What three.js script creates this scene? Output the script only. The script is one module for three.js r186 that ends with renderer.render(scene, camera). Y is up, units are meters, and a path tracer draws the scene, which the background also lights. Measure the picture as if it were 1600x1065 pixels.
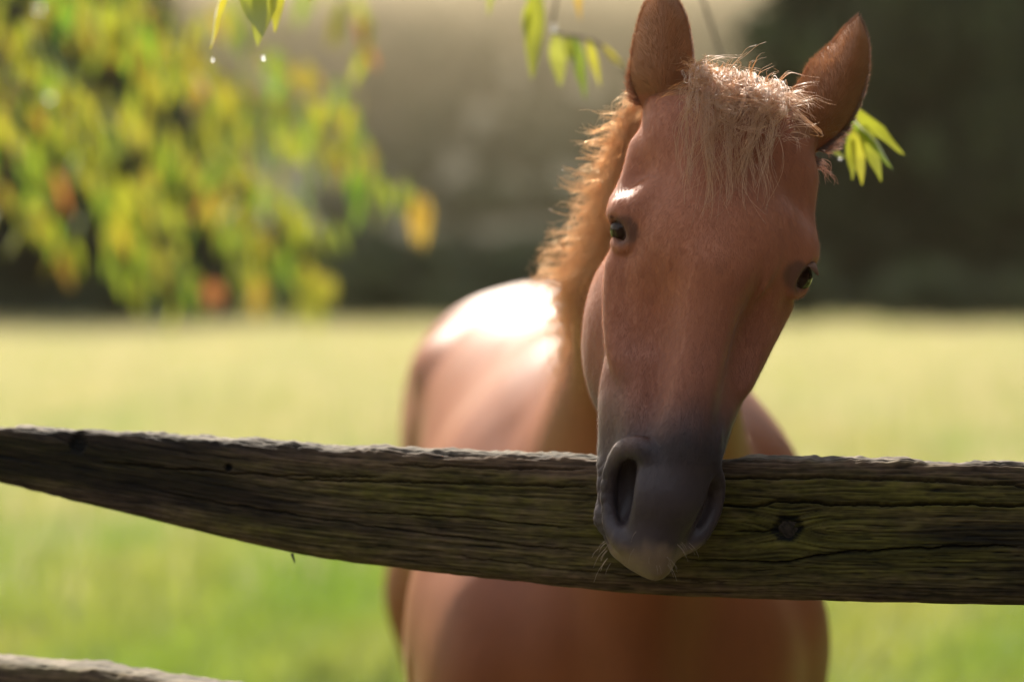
import * as THREE from 'three';
import { mergeGeometries } from 'three/addons/utils/BufferGeometryUtils.js';
import { ImprovedNoise } from 'three/addons/math/ImprovedNoise.js';

// ------------------------------------------------------------------ camera, sky, sun, exposure
const scene = new THREE.Scene();
const FPX = 4050, CX = 800, CY = 532.5, EYE = 1.5, TILT = -Math.atan((CY - 430) / FPX);
const camera = new THREE.PerspectiveCamera(2 * Math.atan(CY / FPX) * 180 / Math.PI, 1024 / 681, 0.1, 14000);
camera.position.set(0, EYE, 0);
camera.rotation.x = TILT;
camera.focus = 2.97;
camera.userData.fStop = 1.9;
camera.updateMatrixWorld(true);

const SUN = new THREE.Vector3(-0.2, 0.66, -0.72).normalize();
{ // hazy afternoon sky: blue overhead, pale and warm towards the horizon and round the sun
  const W = 512, H = 256, d = new Float32Array(W * H * 4);
  for (let r = 0, i = 0; r < H; r++) for (let c = 0; c < W; c++, i += 4) {
    const up = ((r + 0.5) / H - 0.5) * Math.PI, az = ((c + 0.5) / W - 0.5) * 2 * Math.PI, x = Math.cos(az) * Math.cos(up), y = Math.sin(up), z = Math.sin(az) * Math.cos(up);
    const k = Math.pow(Math.max(0, y), 0.55), s = Math.max(0, x * SUN.x + y * SUN.y + z * SUN.z), glow = 0.55 * Math.pow(s, 6) + 1.6 * Math.pow(s, 40);
    d[i] = 1.26 - 0.52 * k + 1.1 * glow; d[i + 1] = 1.26 - 0.35 * k + 0.96 * glow; d[i + 2] = 1.24 - 0.04 * k + 0.74 * glow; d[i + 3] = 1;
  }
  const t = new THREE.DataTexture(d, W, H, THREE.RGBAFormat, THREE.FloatType);
  t.mapping = THREE.EquirectangularReflectionMapping; t.magFilter = t.minFilter = THREE.LinearFilter; t.needsUpdate = true;
  scene.background = t; scene.environment = t;
}
scene.environmentIntensity = scene.backgroundIntensity = 0.3;
scene.fog = new THREE.FogExp2(new THREE.Color(1, 0.80, 0.50), 0.00018);
const sun = new THREE.DirectionalLight(new THREE.Color(1, 0.92, 0.79), 5);
sun.position.copy(SUN).multiplyScalar(60);
sun.castShadow = true;
sun.shadow.radius = 2;
sun.shadow.mapSize.set(2048, 2048);
Object.assign(sun.shadow.camera, { left: -25, right: 25, top: 25, bottom: -25, near: 1, far: 200 });
scene.add(sun, sun.target);

const renderer = new THREE.WebGLRenderer({ antialias: true });
renderer.toneMapping = THREE.LinearToneMapping;
renderer.toneMappingExposure = 3.5;
renderer.shadowMap.enabled = true;

// ------------------------------------------------------------------ helpers
function rng(seed) { let s = seed | 0; return () => { s = (s + 0x6d2b79f5) | 0; let t = Math.imul(s ^ (s >>> 15), 1 | s); t = (t + Math.imul(t ^ (t >>> 7), 61 | t)) ^ t; return ((t ^ (t >>> 14)) >>> 0) / 4294967296; }; }
const perlin = new ImprovedNoise();
const noise = (x, y, z = 0) => perlin.noise(x + 31.7, y + 17.3, z + 5.1);
const fbm = (x, y, z = 0, o = 4) => { let a = 0.5, s = 0; for (let i = 0; i < o; i++) { s += a * noise(x, y, z); x *= 2.03; y *= 2.03; z *= 2.03; a *= 0.5; } return s; };
const clamp = (x, a = 0, b = 1) => Math.min(b, Math.max(a, x));
const smooth = (a, b, x) => { const t = clamp((x - a) / (b - a)); return t * t * (3 - 2 * t); };
const lerp = (a, b, t) => a + (b - a) * t;
const V = (x, y, z) => new THREE.Vector3(x, y, z);
const cT = Math.cos(TILT), sT = Math.sin(TILT);
// a point of the place, from where it is seen and how far away it stands (metres along the view axis)
function at(px, py, d) {
  const x = (px - CX) / FPX * d, y = (CY - py) / FPX * d, z = -d;
  return V(x, EYE + y * cT - z * sT, y * sT + z * cT);
}
function curve1(pts) {           // smooth 1-D table lookup
  return (x) => {
    let i = 0; while (i < pts.length - 2 && x > pts[i + 1][0]) i++;
    const [x0, y0] = pts[i], [x1, y1] = pts[i + 1], m = (k) => (pts[Math.min(k + 1, pts.length - 1)][1] - pts[Math.max(k - 1, 0)][1]) / (pts[Math.min(k + 1, pts.length - 1)][0] - pts[Math.max(k - 1, 0)][0]);
    const h = x1 - x0, t = clamp((x - x0) / h), t2 = t * t, t3 = t2 * t;
    return (2 * t3 - 3 * t2 + 1) * y0 + (t3 - 2 * t2 + t) * h * m(i) + (-2 * t3 + 3 * t2) * y1 + (t3 - t2) * h * m(i + 1);
  };
}
const names = new Map();
function numbered(n) { const k = names.get(n) ?? 0; names.set(n, k + 1); return k ? `${n}_${String(k).padStart(3, '0')}` : n; }
function shadows(o) { o.castShadow = o.receiveShadow = true; return o; }
function tag(o, label, category, extra = {}) { Object.assign(o.userData, { label, category }, extra); return o; }
function part(name, geo, mat, parent) { const m = shadows(new THREE.Mesh(geo, mat)); m.name = numbered(name); parent.add(m); return m; }
function structure(name, geo, mat, label) { const m = part(name, geo, mat, scene); m.userData.kind = 'structure'; if (label) { m.userData.label = label; } return m; }
function geoFrom(pos, idx, extra = {}) {
  const g = new THREE.BufferGeometry();
  g.setAttribute('position', new THREE.BufferAttribute(new Float32Array(pos), 3));
  g.setIndex(idx instanceof Uint32Array ? new THREE.BufferAttribute(idx, 1) : idx);
  for (const [k, [a, n]] of Object.entries(extra)) g.setAttribute(k, new THREE.BufferAttribute(new Float32Array(a), n));
  g.computeVertexNormals();
  return g;
}
function texture(w, h, fn, srgb = true) {    // fn(u, v) -> [r, g, b] in 0..1 (linear values for colour maps)
  const d = new Uint8Array(w * h * 4), enc = (c) => srgb ? (c <= 0.0031308 ? 12.92 * c : 1.055 * Math.pow(c, 1 / 2.4) - 0.055) : c;
  for (let y = 0, i = 0; y < h; y++) for (let x = 0; x < w; x++, i += 4) { const c = fn((x + 0.5) / w, (y + 0.5) / h); for (let k = 0; k < 3; k++) d[i + k] = 255 * clamp(enc(c[k])) + 0.5; d[i + 3] = 255; }
  const t = new THREE.DataTexture(d, w, h);
  t.magFilter = THREE.LinearFilter; t.minFilter = THREE.LinearMipmapLinearFilter; t.generateMipmaps = true; t.wrapS = t.wrapT = THREE.RepeatWrapping;
  if (srgb) t.colorSpace = THREE.SRGBColorSpace;
  t.needsUpdate = true;
  return t;
}
const mat = (o) => new THREE.MeshPhysicalMaterial(o);
const rgb = (r, g, b) => new THREE.Color().setRGB(r, g, b);

//@@SETTING
// ------------------------------------------------------------------ meadow
const ground = (x, z) => 0.05 * fbm(x * 0.35, z * 0.35, 0, 3) * smooth(3, 9, -z) + 0.004 * smooth(2.8, 3, -z) + 0.25 * fbm(x * 0.03, z * 0.03, 4, 2) * smooth(20, 60, -z) + (-z > 150 ? 440 * Math.pow(Math.min((-z - 150) / 3900, 1.2), 1.2) : 0);
const sheet = (z0, z1, rows, pow, wide) => {
  const cols = 150, pos = [], idx = [], uv = [];
  for (let j = 0; j <= rows; j++) { const z = z0 + (z1 - z0) * Math.pow(j / rows, pow); for (let i = 0; i <= cols; i++) { const s = i / cols * 2 - 1, x = Math.sign(s) * s * s * wide; pos.push(x, ground(x, z), z); uv.push(x / 6, z / 6); } }
  for (let j = 0; j < rows; j++) for (let i = 0; i < cols; i++) { const o = j * (cols + 1) + i; idx.push(o, o + 1, o + cols + 1, o + 1, o + cols + 2, o + cols + 1); }
  return geoFrom(pos, idx, { uv: [uv, 2] });
};
{
  const blot = (q) => (u, v) => { const a = u * 6.2832, b = v * 6.2832; return fbm(Math.cos(a) * q[0] + q[1], Math.sin(a) * q[0] + Math.cos(b) * q[0], Math.sin(b) * q[0], 4); }, n = blot([3, 0]), m = blot([9, 40]);
  const t = texture(512, 512, (u, v) => { const s = 0.5 + n(u, v), k = 1 + 1.2 * m(u, v); return [lerp(0.10, 0.19, s) * k, lerp(0.15, 0.18, s) * k, lerp(0.03, 0.055, s) * k]; });
  structure('added_dark_ground', sheet(30, -2.7, 60, 1, 60), mat({ map: texture(256, 256, (u, v) => { const s = 0.5 + n(u, v), k = 1 + m(u, v); return [lerp(0.045, 0.085, s) * k, lerp(0.036, 0.066, s) * k, lerp(0.025, 0.045, s) * k]; }), roughness: 1, specularIntensity: 0.2 }));  // unseen dark earth, added to cut bounce light on chest and rail
  structure('meadow', sheet(-2.7, -118, 150, 1.4, 900), mat({ map: t, roughness: 1, specularIntensity: 0.2 }));
  const t2 = texture(256, 256, (u, v) => { const s = 0.5 + n(u, v), k = 1 + m(u, v); return [lerp(0.013, 0.02, s) * k, lerp(0.014, 0.02, s) * k, lerp(0.008, 0.010, s) * k]; });
  structure('hillside', sheet(-118, -5000, 110, 1.9, 2600), mat({ map: t2, roughness: 1, specularIntensity: 0.1 }));
}
{ // grass: tufts of bent blades
  const R = rng(101), tuft = (blades, h, w, spread) => {
    const pos = [], idx = [];
    for (let b = 0; b < blades; b++) {
      const a = R() * 6.283, x = (R() - 0.5) * spread, z = (R() - 0.5) * spread, H = h * (0.55 + 0.6 * R()), lean = (0.15 + 0.5 * R()) * H, dx = Math.cos(a), dz = Math.sin(a), o = pos.length / 3;
      for (let k = 0; k < 3; k++) { const t = k / 3, q = w * (1 - 0.35 * t); for (const s of [-1, 1]) pos.push(x + dx * lean * t * t - dz * q * s, H * t * (1 - 0.12 * t), z + dz * lean * t * t + dx * q * s); }
      pos.push(x + dx * lean, H * 0.86, z + dz * lean);
      idx.push(o, o + 1, o + 3, o, o + 3, o + 2, o + 2, o + 3, o + 5, o + 2, o + 5, o + 4, o + 4, o + 5, o + 6);
    }
    return geoFrom(pos, idx);
  };
  const m = mat({ color: rgb(1, 1, 1), roughness: 0.95, transmission: 0.6, side: THREE.DoubleSide, specularIntensity: 0.8, clearcoat: 0.5, clearcoatRoughness: 0.35 });
  const field = (name, label, geo, n, scale, near, even, tint) => {
    const im = new THREE.InstancedMesh(geo, m, n), mx = new THREE.Matrix4(), q = new THREE.Quaternion(), c = new THREE.Color();
    for (let i = 0; i < n; i++) {
      const d = near * Math.pow(88 / near, Math.pow(R(), even)), x = (R() * 2 - 1) * (0.24 * d + 2.2), s = scale * (0.7 + 0.6 * R()) * (1 + 0.4 * fbm(x * 0.3, d * 0.3, 9, 2));
      q.setFromAxisAngle(V(0, 1, 0), R() * 6.283);
      mx.compose(V(x, ground(x, -d) - 0.01, -d), q, V(s, s, s)); im.setMatrixAt(i, mx);
      const dry = clamp(0.38 + 2.0 * fbm(x * 0.6, d * 0.22, 2, 3) + 0.3 * (R() - 0.5)), k = 0.8 + 0.4 * R(); im.setColorAt(i, tint(c, dry, k));
    }
    im.name = numbered(name); im.userData.kind = 'stuff'; im.userData.label = label; shadows(im); scene.add(im);
  };
  field('grass', 'long green and straw-coloured grass of the sunlit meadow', tuft(14, 0.22, 0.0045, 0.22), 120000, 1, 4.2, 0.72, (c, d, k) => c.setRGB(lerp(0.15, 0.33, d) * k, lerp(0.24, 0.30, d) * k, lerp(0.010, 0.06, d) * k));
  field('seed_heads', 'pale seeding grass stems standing above the meadow', tuft(4, 0.42, 0.0035, 0.3), 52000, 1, 10, 0.42, (c, d, k) => c.setRGB(0.46 * k, 0.40 * k, 0.21 * k));
}
// ------------------------------------------------------------------ the wood beyond the field
{
  const R = rng(77), leafy = (n, rad, size) => { const pos = [], idx = []; for (let i = 0; i < n; i++) { const c = V(R() - 0.5, R() - 0.5, R() - 0.5).normalize().multiplyScalar(rad * Math.cbrt(R())), u = jitter3(R).multiplyScalar(size), w = jitter3(R).cross(u).normalize().multiplyScalar(size * 0.45), o = pos.length / 3; for (const [a, b] of [[-1, 0], [0, -1], [1, 0], [0, 1]]) pos.push(c.x + u.x * a + w.x * b, c.y + u.y * a + w.y * b, c.z + u.z * a + w.z * b); idx.push(o, o + 1, o + 2, o, o + 2, o + 3); } return geoFrom(pos, idx); };
  function jitter3(r) { return V(r() - 0.5, r() - 0.5, r() - 0.5).normalize(); }
  const foliage = (tr) => mat({ color: rgb(1, 1, 1), roughness: 0.95, transmission: tr, side: THREE.DoubleSide, specularIntensity: 0.3 });
  const core = new THREE.IcosahedronGeometry(1, 3), cp = core.attributes.position;
  for (let i = 0; i < cp.count; i++) { const s = 1 + 0.5 * fbm(cp.getX(i) * 2.2, cp.getY(i) * 2.2, cp.getZ(i) * 2.2, 3); cp.setXYZ(i, cp.getX(i) * s, cp.getY(i) * s, cp.getZ(i) * s); }
  core.computeVertexNormals();
  const woodLeaf = foliage(0.15);
  function wood(name, label, trees, perTree, tint, lm) {
    const clusters = new THREE.InstancedMesh(leafy(26, 1, 0.42), lm, trees.length * perTree), hearts = [], mx = new THREE.Matrix4(), q = new THREE.Quaternion(), c = new THREE.Color();
    let k = 0;
    for (const [x, z, h, r, tone] of trees) {
      const y0 = ground(x, z), cy = y0 + h * 0.5, ry = h * 0.52;
      for (let i = 0; i < perTree; i++, k++) {
        const d = jitter3(R), s = 0.72 + 0.4 * R() + 0.35 * fbm(d.x * 2 + x, d.y * 2, d.z * 2 + z, 2);
        q.setFromEuler(new THREE.Euler(R() * 6, R() * 6, R() * 6)); const sc = (0.35 + 0.5 * R()) * Math.min(9, Math.max(0.45, r / 2.8));
        mx.compose(V(x + d.x * r * s, Math.max(y0 + 0.4, cy + d.y * ry * s), z + d.z * r * s), q, V(sc, sc, sc)); clusters.setMatrixAt(k, mx); clusters.setColorAt(k, tint(c, tone, R()));
      }
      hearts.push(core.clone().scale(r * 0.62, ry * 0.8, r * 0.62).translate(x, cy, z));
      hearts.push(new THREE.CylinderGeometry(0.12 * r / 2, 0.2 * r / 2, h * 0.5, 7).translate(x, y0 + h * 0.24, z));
    }
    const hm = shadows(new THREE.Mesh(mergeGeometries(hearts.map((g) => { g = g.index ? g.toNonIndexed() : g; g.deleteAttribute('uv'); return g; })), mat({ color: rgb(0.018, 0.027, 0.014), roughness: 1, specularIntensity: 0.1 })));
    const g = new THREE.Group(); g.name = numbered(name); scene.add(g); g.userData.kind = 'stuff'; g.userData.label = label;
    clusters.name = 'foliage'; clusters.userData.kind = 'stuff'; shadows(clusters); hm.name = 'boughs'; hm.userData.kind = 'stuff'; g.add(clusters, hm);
  }
  const near = [], far = [];
  const gap = curve1([[-900, 19], [-200, 19], [50, 15], [220, 9], [380, 4], [520, 2.6], [700, 2.2], [900, 2.6], [1050, 4.0], [1200, 7], [1340, 11], [1500, 15], [1700, 17], [2500, 17]]);
  for (let i = 0; i < 210; i++) { const px = lerp(-800, 2400, (i + R()) / 210), d = 84 + 34 * R(), h = gap(px) * (0.8 + 0.4 * R()), r = clamp(h * 0.3, 1.3, 4.5); near.push([(px - CX) / FPX * d, -d, h, r, R()]); }
  for (let i = 0; i < 1500; i++) { const px = lerp(-300, 1900, R()), d = 125 + 3700 * Math.pow((i + R()) / 1500, 1.9), h = lerp(2.6, 24, smooth(150, 1600, d)) * (0.8 + 0.5 * R()); far.push([(px - CX) / FPX * d, -d, h, lerp(2.2, 24, smooth(150, 3000, d)) * (0.8 + 0.4 * R()), R()]); }
  for (let i = 0; i < 70; i++) { const px = lerp(-500, 2100, (i + R()) / 70), d = 72 + 13 * R(), h = 0.7 + 1.5 * R() * R(); near.push([(px - CX) / FPX * d, -d, h, 0.7 + 0.8 * R(), R()]); }
  const behind = [];  // unseen trees, added to block low sky light from front and right
  for (let i = 0; i < 46; i++) behind.push([-32 + 64 * (i + R()) / 46, 16 + 9 * R(), 5 + 3.5 * R(), 2 + R(), R()]);
  for (let i = 0; i < 30; i++) { const z = 10 - 44 * (i + R()) / 30; behind.push([6.2 + 0.27 * Math.max(0, -z) + 5 * R(), z, 5.5 + 4 * R(), 1.8 + R(), R()]); }
  wood('wood', 'unseen trees added behind and right of the viewpoint to block sky light', behind, 90, (c, t, k) => c.setRGB((0.018 + 0.013 * t) * (0.6 + k), (0.029 + 0.012 * t) * (0.6 + k), 0.015 * (0.6 + k)), woodLeaf);
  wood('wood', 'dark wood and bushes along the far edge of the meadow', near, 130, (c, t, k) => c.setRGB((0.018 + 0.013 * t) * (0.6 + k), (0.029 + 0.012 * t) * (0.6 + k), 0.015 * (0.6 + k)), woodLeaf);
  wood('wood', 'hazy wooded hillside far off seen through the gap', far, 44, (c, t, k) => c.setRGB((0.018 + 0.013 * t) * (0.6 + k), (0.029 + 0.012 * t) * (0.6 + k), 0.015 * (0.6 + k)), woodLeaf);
}
// ------------------------------------------------------------------ fence of half-round rails between posts
const fence = new THREE.Group();
fence.name = numbered('wooden_fence'); scene.add(fence); fence.position.copy(at(800, 800, 3.11)).setY(0);
tag(fence, 'weathered post-and-rail fence with a mossy half-round top rail in front of the horse', 'fence');
const rawWood = mat({ vertexColors: true, roughness: 0.88, specularIntensity: 0.35 });
function rail(o) {
  const { x0, x1, depth, top, bot, thick, nx, nq, knots, cracks, seed, moss } = o, S = 2048, prof = [], E = 0.42;
  for (let k = 0; k < S; k++) { const a = k / S * 6.28318530718 - Math.PI / 2, s = Math.sin(a), c = Math.cos(a); prof.push([Math.sign(c) * Math.abs(c) ** E, Math.sign(s) * Math.abs(s) ** E]); }
  // even steps round the outline, twice as fine on the side that faces the camera
  const len = [0]; for (let k = 1; k <= S; k++) { const a = prof[k - 1], b = prof[k % S], f = (a[0] + b[0]) / 2 > 0.2 ? 3 : 1; len.push(len[k - 1] + f * Math.hypot((a[0] - b[0]) * 0.45, a[1] - b[1])); }
  const ring = []; for (let j = 0, k = 0; j < nq; j++) { const want = j / nq * len[S]; while (len[k + 1] < want) k++; const t = (want - len[k]) / (len[k + 1] - len[k]), a = prof[k], b = prof[(k + 1) % S]; ring.push([lerp(a[0], b[0], t), lerp(a[1], b[1], t)]); }
  const A = at(x0, 800, depth(x0)), Bq = at(x1, 800, depth(x1)), along = V(Bq.x - A.x, 0, Bq.z - A.z).normalize(), front = V(along.z, 0, -along.x); if (front.z < 0) front.negate();
  const pos = [], idx = [], col = [];
  const kn = knots.map(([px, py, r]) => [px, py, r]);
  for (let i = 0; i <= nx; i++) {
    const px = lerp(x0, x1, i / nx), d = depth(px), T = at(px, top(px), d), Bt = at(px, bot(px), d), h = (T.y - Bt.y) / 2, cy = (T.y + Bt.y) / 2, L = (px - x0) * MPP0;
    for (let j = 0; j < nq; j++) {
      const [c, s] = ring[j], Y = s * h; let g = Y, hole = 0, ringk = 0;
      const py = (top(px) + bot(px)) / 2 - s * (bot(px) - top(px)) / 2;
      for (const [kx, ky, kr] of kn) { const dx = (px - kx) / 1.8, dy = py - ky, q = Math.hypot(dx * 1.8, dy) / kr * (1 + 0.25 * noise(Math.atan2(dy, dx) * 1.3, kx, 1) + 0.12 * noise(dx * 0.4, dy * 0.4, 2)); g += -Math.sign(dy) * 0.012 * (kr / 22) * Math.exp(-(dx * dx) / (kr * kr * 1.6)) * Math.exp(-Math.abs(dy) / (kr * 2.2)); if (q < 1.6) { hole = Math.max(hole, 1 - smooth(0.75, 1.12, q)); ringk = Math.max(ringk, Math.exp(-Math.pow((q - 1.05) / 0.18, 2))); } }
      const face = smooth(-0.2, 0.5, c), sd = seed * 7.3;
      const wav = 0.006 * fbm(L * 1.6, sd, g * 6, 2), gg = g + wav;
      const fine = 1 - Math.abs(noise(L * 5 + sd, gg * 210, c * 3)) * 2, fine2 = noise(L * 14, gg * 520, sd + c * 4), mid = fbm(L * 2.2, gg * 46, sd + c * 2, 3), big = fbm(L * 1.1 + sd, gg * 9, c, 2), pit = smooth(0.22, 0.55, noise(L * 34 + 4, gg * 330, sd)), fib = 1 - Math.abs(noise(L * 17, gg * 430, sd + 8)) * 2;
      let hgt = 0.0045 * big + 0.0016 * mid - 0.0011 * smooth(0.55, 1, fine) + 0.0005 * fine2 - 0.0008 * pit - 0.0006 * smooth(0.6, 1, fib) - 0.006 * hole * face - 0.0022 * ringk * face, dark = 0.4 * smooth(0.5, 1, fine) + 0.35 * pit + 0.3 * smooth(0.7, 1, fib) + 0.72 * hole * face + 0.5 * ringk * face;
      for (const [pts, w, dep] of cracks) { const [a, b] = [pts.x0, pts.x1]; if (px < a || px > b) continue; const q = Math.abs(py - pts.f(px) - 3 * noise(px * 0.03, a, 2) - 1.5 * noise(px * 0.13, a, 7)) / (w * (0.45 + 0.75 * Math.abs(noise(px * 0.02, a, 3)) + 0.5 * smooth(a, a + 60, px) * (1 - smooth(b - 60, b, px)))), e = Math.exp(-q * q) * smooth(a, a + 25, px) * (1 - smooth(b - 25, b, px)); hgt -= dep * e * face; dark = Math.max(dark, 0.85 * e * face); }
      if (s > 0.86) hgt += 0.0035 * (noise(L * 34, sd, c * 2) + 0.6 * noise(L * 110, sd, c * 3)) * smooth(0.86, 0.97, s) - 0.004 * smooth(0.25, 0.6, noise(L * 9, 3 + sd, 1)) * smooth(0.9, 1, s);
      const nxp = c, nyp = s, nl = Math.hypot(nxp, nyp), off = thick / 2 * c + hgt * nxp / nl;
      const p = V((T.x + Bt.x) / 2, cy + Y + hgt * nyp / nl, (T.z + Bt.z) / 2).addScaledVector(front, off - thick / 2);
      pos.push(p.x - fence.position.x, p.y, p.z - fence.position.z);
      const k = (1 - dark) * (0.84 + 0.4 * mid + 0.4 * fine2 + 0.35 * noise(L * 40, gg * 160, sd) + 0.25 * noise(L * 120, gg * 300, sd + 2)), green = clamp(moss(px, s) + 1.5 * fbm(L * 2.2 + 9, Y * 14 + sd, c, 4) + 0.3 * noise(L * 60, Y * 90, 1)), grey = clamp(0.5 + 1.2 * fbm(L * 3, gg * 30, sd + 4, 3));
      const paintedShade = 1 - 0.8 * smooth(-0.12, 0.3, o.paintedShade + fbm(L * 1.5 + 811.25, Y * 9, sd + 477.445, 4) + 0.25 * fbm(L * 5, Y * 40, sd, 3) - 0.25 * Math.abs(noise(L * 9, gg * 240, 3)));  // shade put into the colour as dark patches, offset picked for the right end
      const r = lerp(lerp(0.092, 0.116, grey), 0.082, green) * paintedShade, gr = lerp(lerp(0.056, 0.076, grey), 0.070, green) * paintedShade, b = lerp(lerp(0.030, 0.048, grey), 0.013, green) * paintedShade;
      const pale = s > 0.9 ? smooth(0.955, 0.995, s) * 0.8 : 0;
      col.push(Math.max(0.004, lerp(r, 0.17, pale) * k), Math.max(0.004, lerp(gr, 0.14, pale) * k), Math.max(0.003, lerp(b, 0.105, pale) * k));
    }
  }
  for (let i = 0; i < nx; i++) for (let j = 0; j < nq; j++) { const a = i * nq + j, b = i * nq + (j + 1) % nq; idx.push(a, b, b + nq, a, b + nq, a + nq); }
  for (const i of [0, nx]) { const o = i * nq, m = pos.length / 3; let x = 0, y = 0, z = 0; for (let j = 0; j < nq; j++) { x += pos[(o + j) * 3]; y += pos[(o + j) * 3 + 1]; z += pos[(o + j) * 3 + 2]; } pos.push(x / nq, y / nq, z / nq); col.push(0.1, 0.08, 0.05); for (let j = 0; j < nq; j++) i ? idx.push(o + j, o + (j + 1) % nq, m) : idx.push(o + (j + 1) % nq, o + j, m); }
  return { mesh: part('rail', geoFrom(pos, idx, { color: [col, 3] }), rawWood, fence), front, along };
}
const MPP0 = 3.05 / FPX;
const line = (...p) => ({ x0: p[0][0], x1: p[p.length - 1][0], f: curve1(p) });
const depth1 = (px) => 3.235 - (px - 100) * 0.000187;
const top1 = curve1([[-420, 648], [-200, 655], [0, 667], [200, 677], [400, 690], [600, 700], [800, 709], [940, 711], [1130, 714], [1300, 716], [1500, 721], [1800, 729], [2000, 735]]);
const bot1 = curve1([[-420, 676], [-200, 700], [0, 757], [200, 808], [455, 868], [600, 890], [800, 912], [1000, 931], [1300, 943], [1600, 948], [1800, 948], [2000, 947]]);
const topRail = rail({
  x0: -330, x1: 1900, depth: depth1, top: top1, bot: bot1, thick: 0.06, nx: 1250, nq: 240, seed: 1,
  knots: [[1231, 826, 20], [120, 692, 12], [356, 729, 5]],
  cracks: [[line([1120, 747], [1300, 746], [1450, 750], [1640, 760]), 1.6, 0.006], [line([1110, 788], [1180, 790], [1215, 782], [1330, 787], [1480, 786], [1620, 790]), 2.0, 0.008], [line([1135, 831], [1215, 831]), 1.6, 0.005], [line([1060, 874], [1220, 879], [1300, 866], [1450, 857], [1600, 852]), 1.6, 0.006], [line([430, 748], [640, 752], [820, 757], [930, 762]), 1.5, 0.005], [line([150, 722], [420, 741], [600, 744]), 1.3, 0.005], [line([560, 800], [760, 812], [900, 826]), 1.1, 0.004], [line([250, 770], [480, 808], [690, 838], [900, 862]), 1.1, 0.004], [line([600, 724], [760, 730], [925, 733]), 1.4, 0.005], [line([700, 868], [930, 896], [1150, 912]), 1.0, 0.004]],
  paintedShade: 0.06,
  moss: (px, s) => 0.66 - 0.7 * smooth(0.55, 0.95, s) - 0.45 * smooth(-0.55, -0.95, s),
});
const lowTop = curve1([[-420, 1000], [0, 1036], [140, 1046], [280, 1068], [800, 1125], [1300, 1136], [2000, 1150]]);
rail({ x0: -330, x1: 1900, depth: (px) => depth1(px) + 0.02, top: lowTop, bot: (px) => lowTop(px) + 190, thick: 0.095, nx: 520, nq: 120, seed: 2, knots: [], cracks: [], paintedShade: -0.1, moss: () => 0.05 });
{ // the knots' own wood, proud in its hollow
  for (const [px, py, r] of [[1231, 826, 15]]) {
    const g = new THREE.SphereGeometry(r * MPP0, 28, 16), p = g.attributes.position, col = [];
    for (let i = 0; i < p.count; i++) { const q = Math.hypot(p.getX(i), p.getY(i)) / (r * MPP0), n = noise(p.getX(i) * 400, p.getY(i) * 400, p.getZ(i) * 400); const w = 1 + 0.3 * noise(p.getX(i) * 90, p.getY(i) * 90, 3); p.setXYZ(i, p.getX(i) * w, p.getY(i) * w, p.getZ(i) * (0.22 + 0.16 * n)); const k = 0.7 + 0.35 * Math.sin(q * 9 + 4 * n) + 0.5 * n; col.push(0.026 * k + 0.006, 0.019 * k + 0.005, 0.013 * k + 0.004); }
    g.setAttribute('color', new THREE.BufferAttribute(new Float32Array(col), 3)); g.computeVertexNormals();
    const o = at(px, py, depth1(px)).addScaledVector(topRail.front, -0.0075).sub(fence.position);
    part('knot', g.rotateY(Math.atan2(topRail.front.x, topRail.front.z)).translate(o.x, o.y, o.z), rawWood, topRail.mesh);
  }
  const o = at(457, 868, depth1(457)).sub(fence.position), sg = new THREE.CylinderGeometry(0.0022, 0.0008, 0.012, 6).rotateZ(0.3).translate(o.x, o.y - 0.004, o.z - 0.01);
  sg.setAttribute('color', new THREE.BufferAttribute(new Float32Array(sg.attributes.position.count * 3).fill(0.05), 3));
  part('splinter', sg, rawWood, topRail.mesh);
  for (const px of [-330, 1900]) {       // posts, beyond both sides of the frame
    const b = at(px, 800, depth1(px) + 0.05), g = new THREE.CylinderGeometry(0.075, 0.085, 1.72, 28, 40), p = g.attributes.position, col = [];
    for (let i = 0; i < p.count; i++) { const a = Math.atan2(p.getZ(i), p.getX(i)), n = fbm(Math.cos(a) * 6, p.getY(i) * 3, Math.sin(a) * 6, 3), s = 1 + 0.1 * n, k = 0.8 + n; p.setX(i, p.getX(i) * s); p.setZ(i, p.getZ(i) * s); col.push(0.10 * k, 0.085 * k, 0.06 * k); }
    g.setAttribute('color', new THREE.BufferAttribute(new Float32Array(col), 3)); g.computeVertexNormals();
    part('post', g.translate(b.x - fence.position.x, 0.72, b.z - fence.position.z), rawWood, fence);
  }
}
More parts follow.
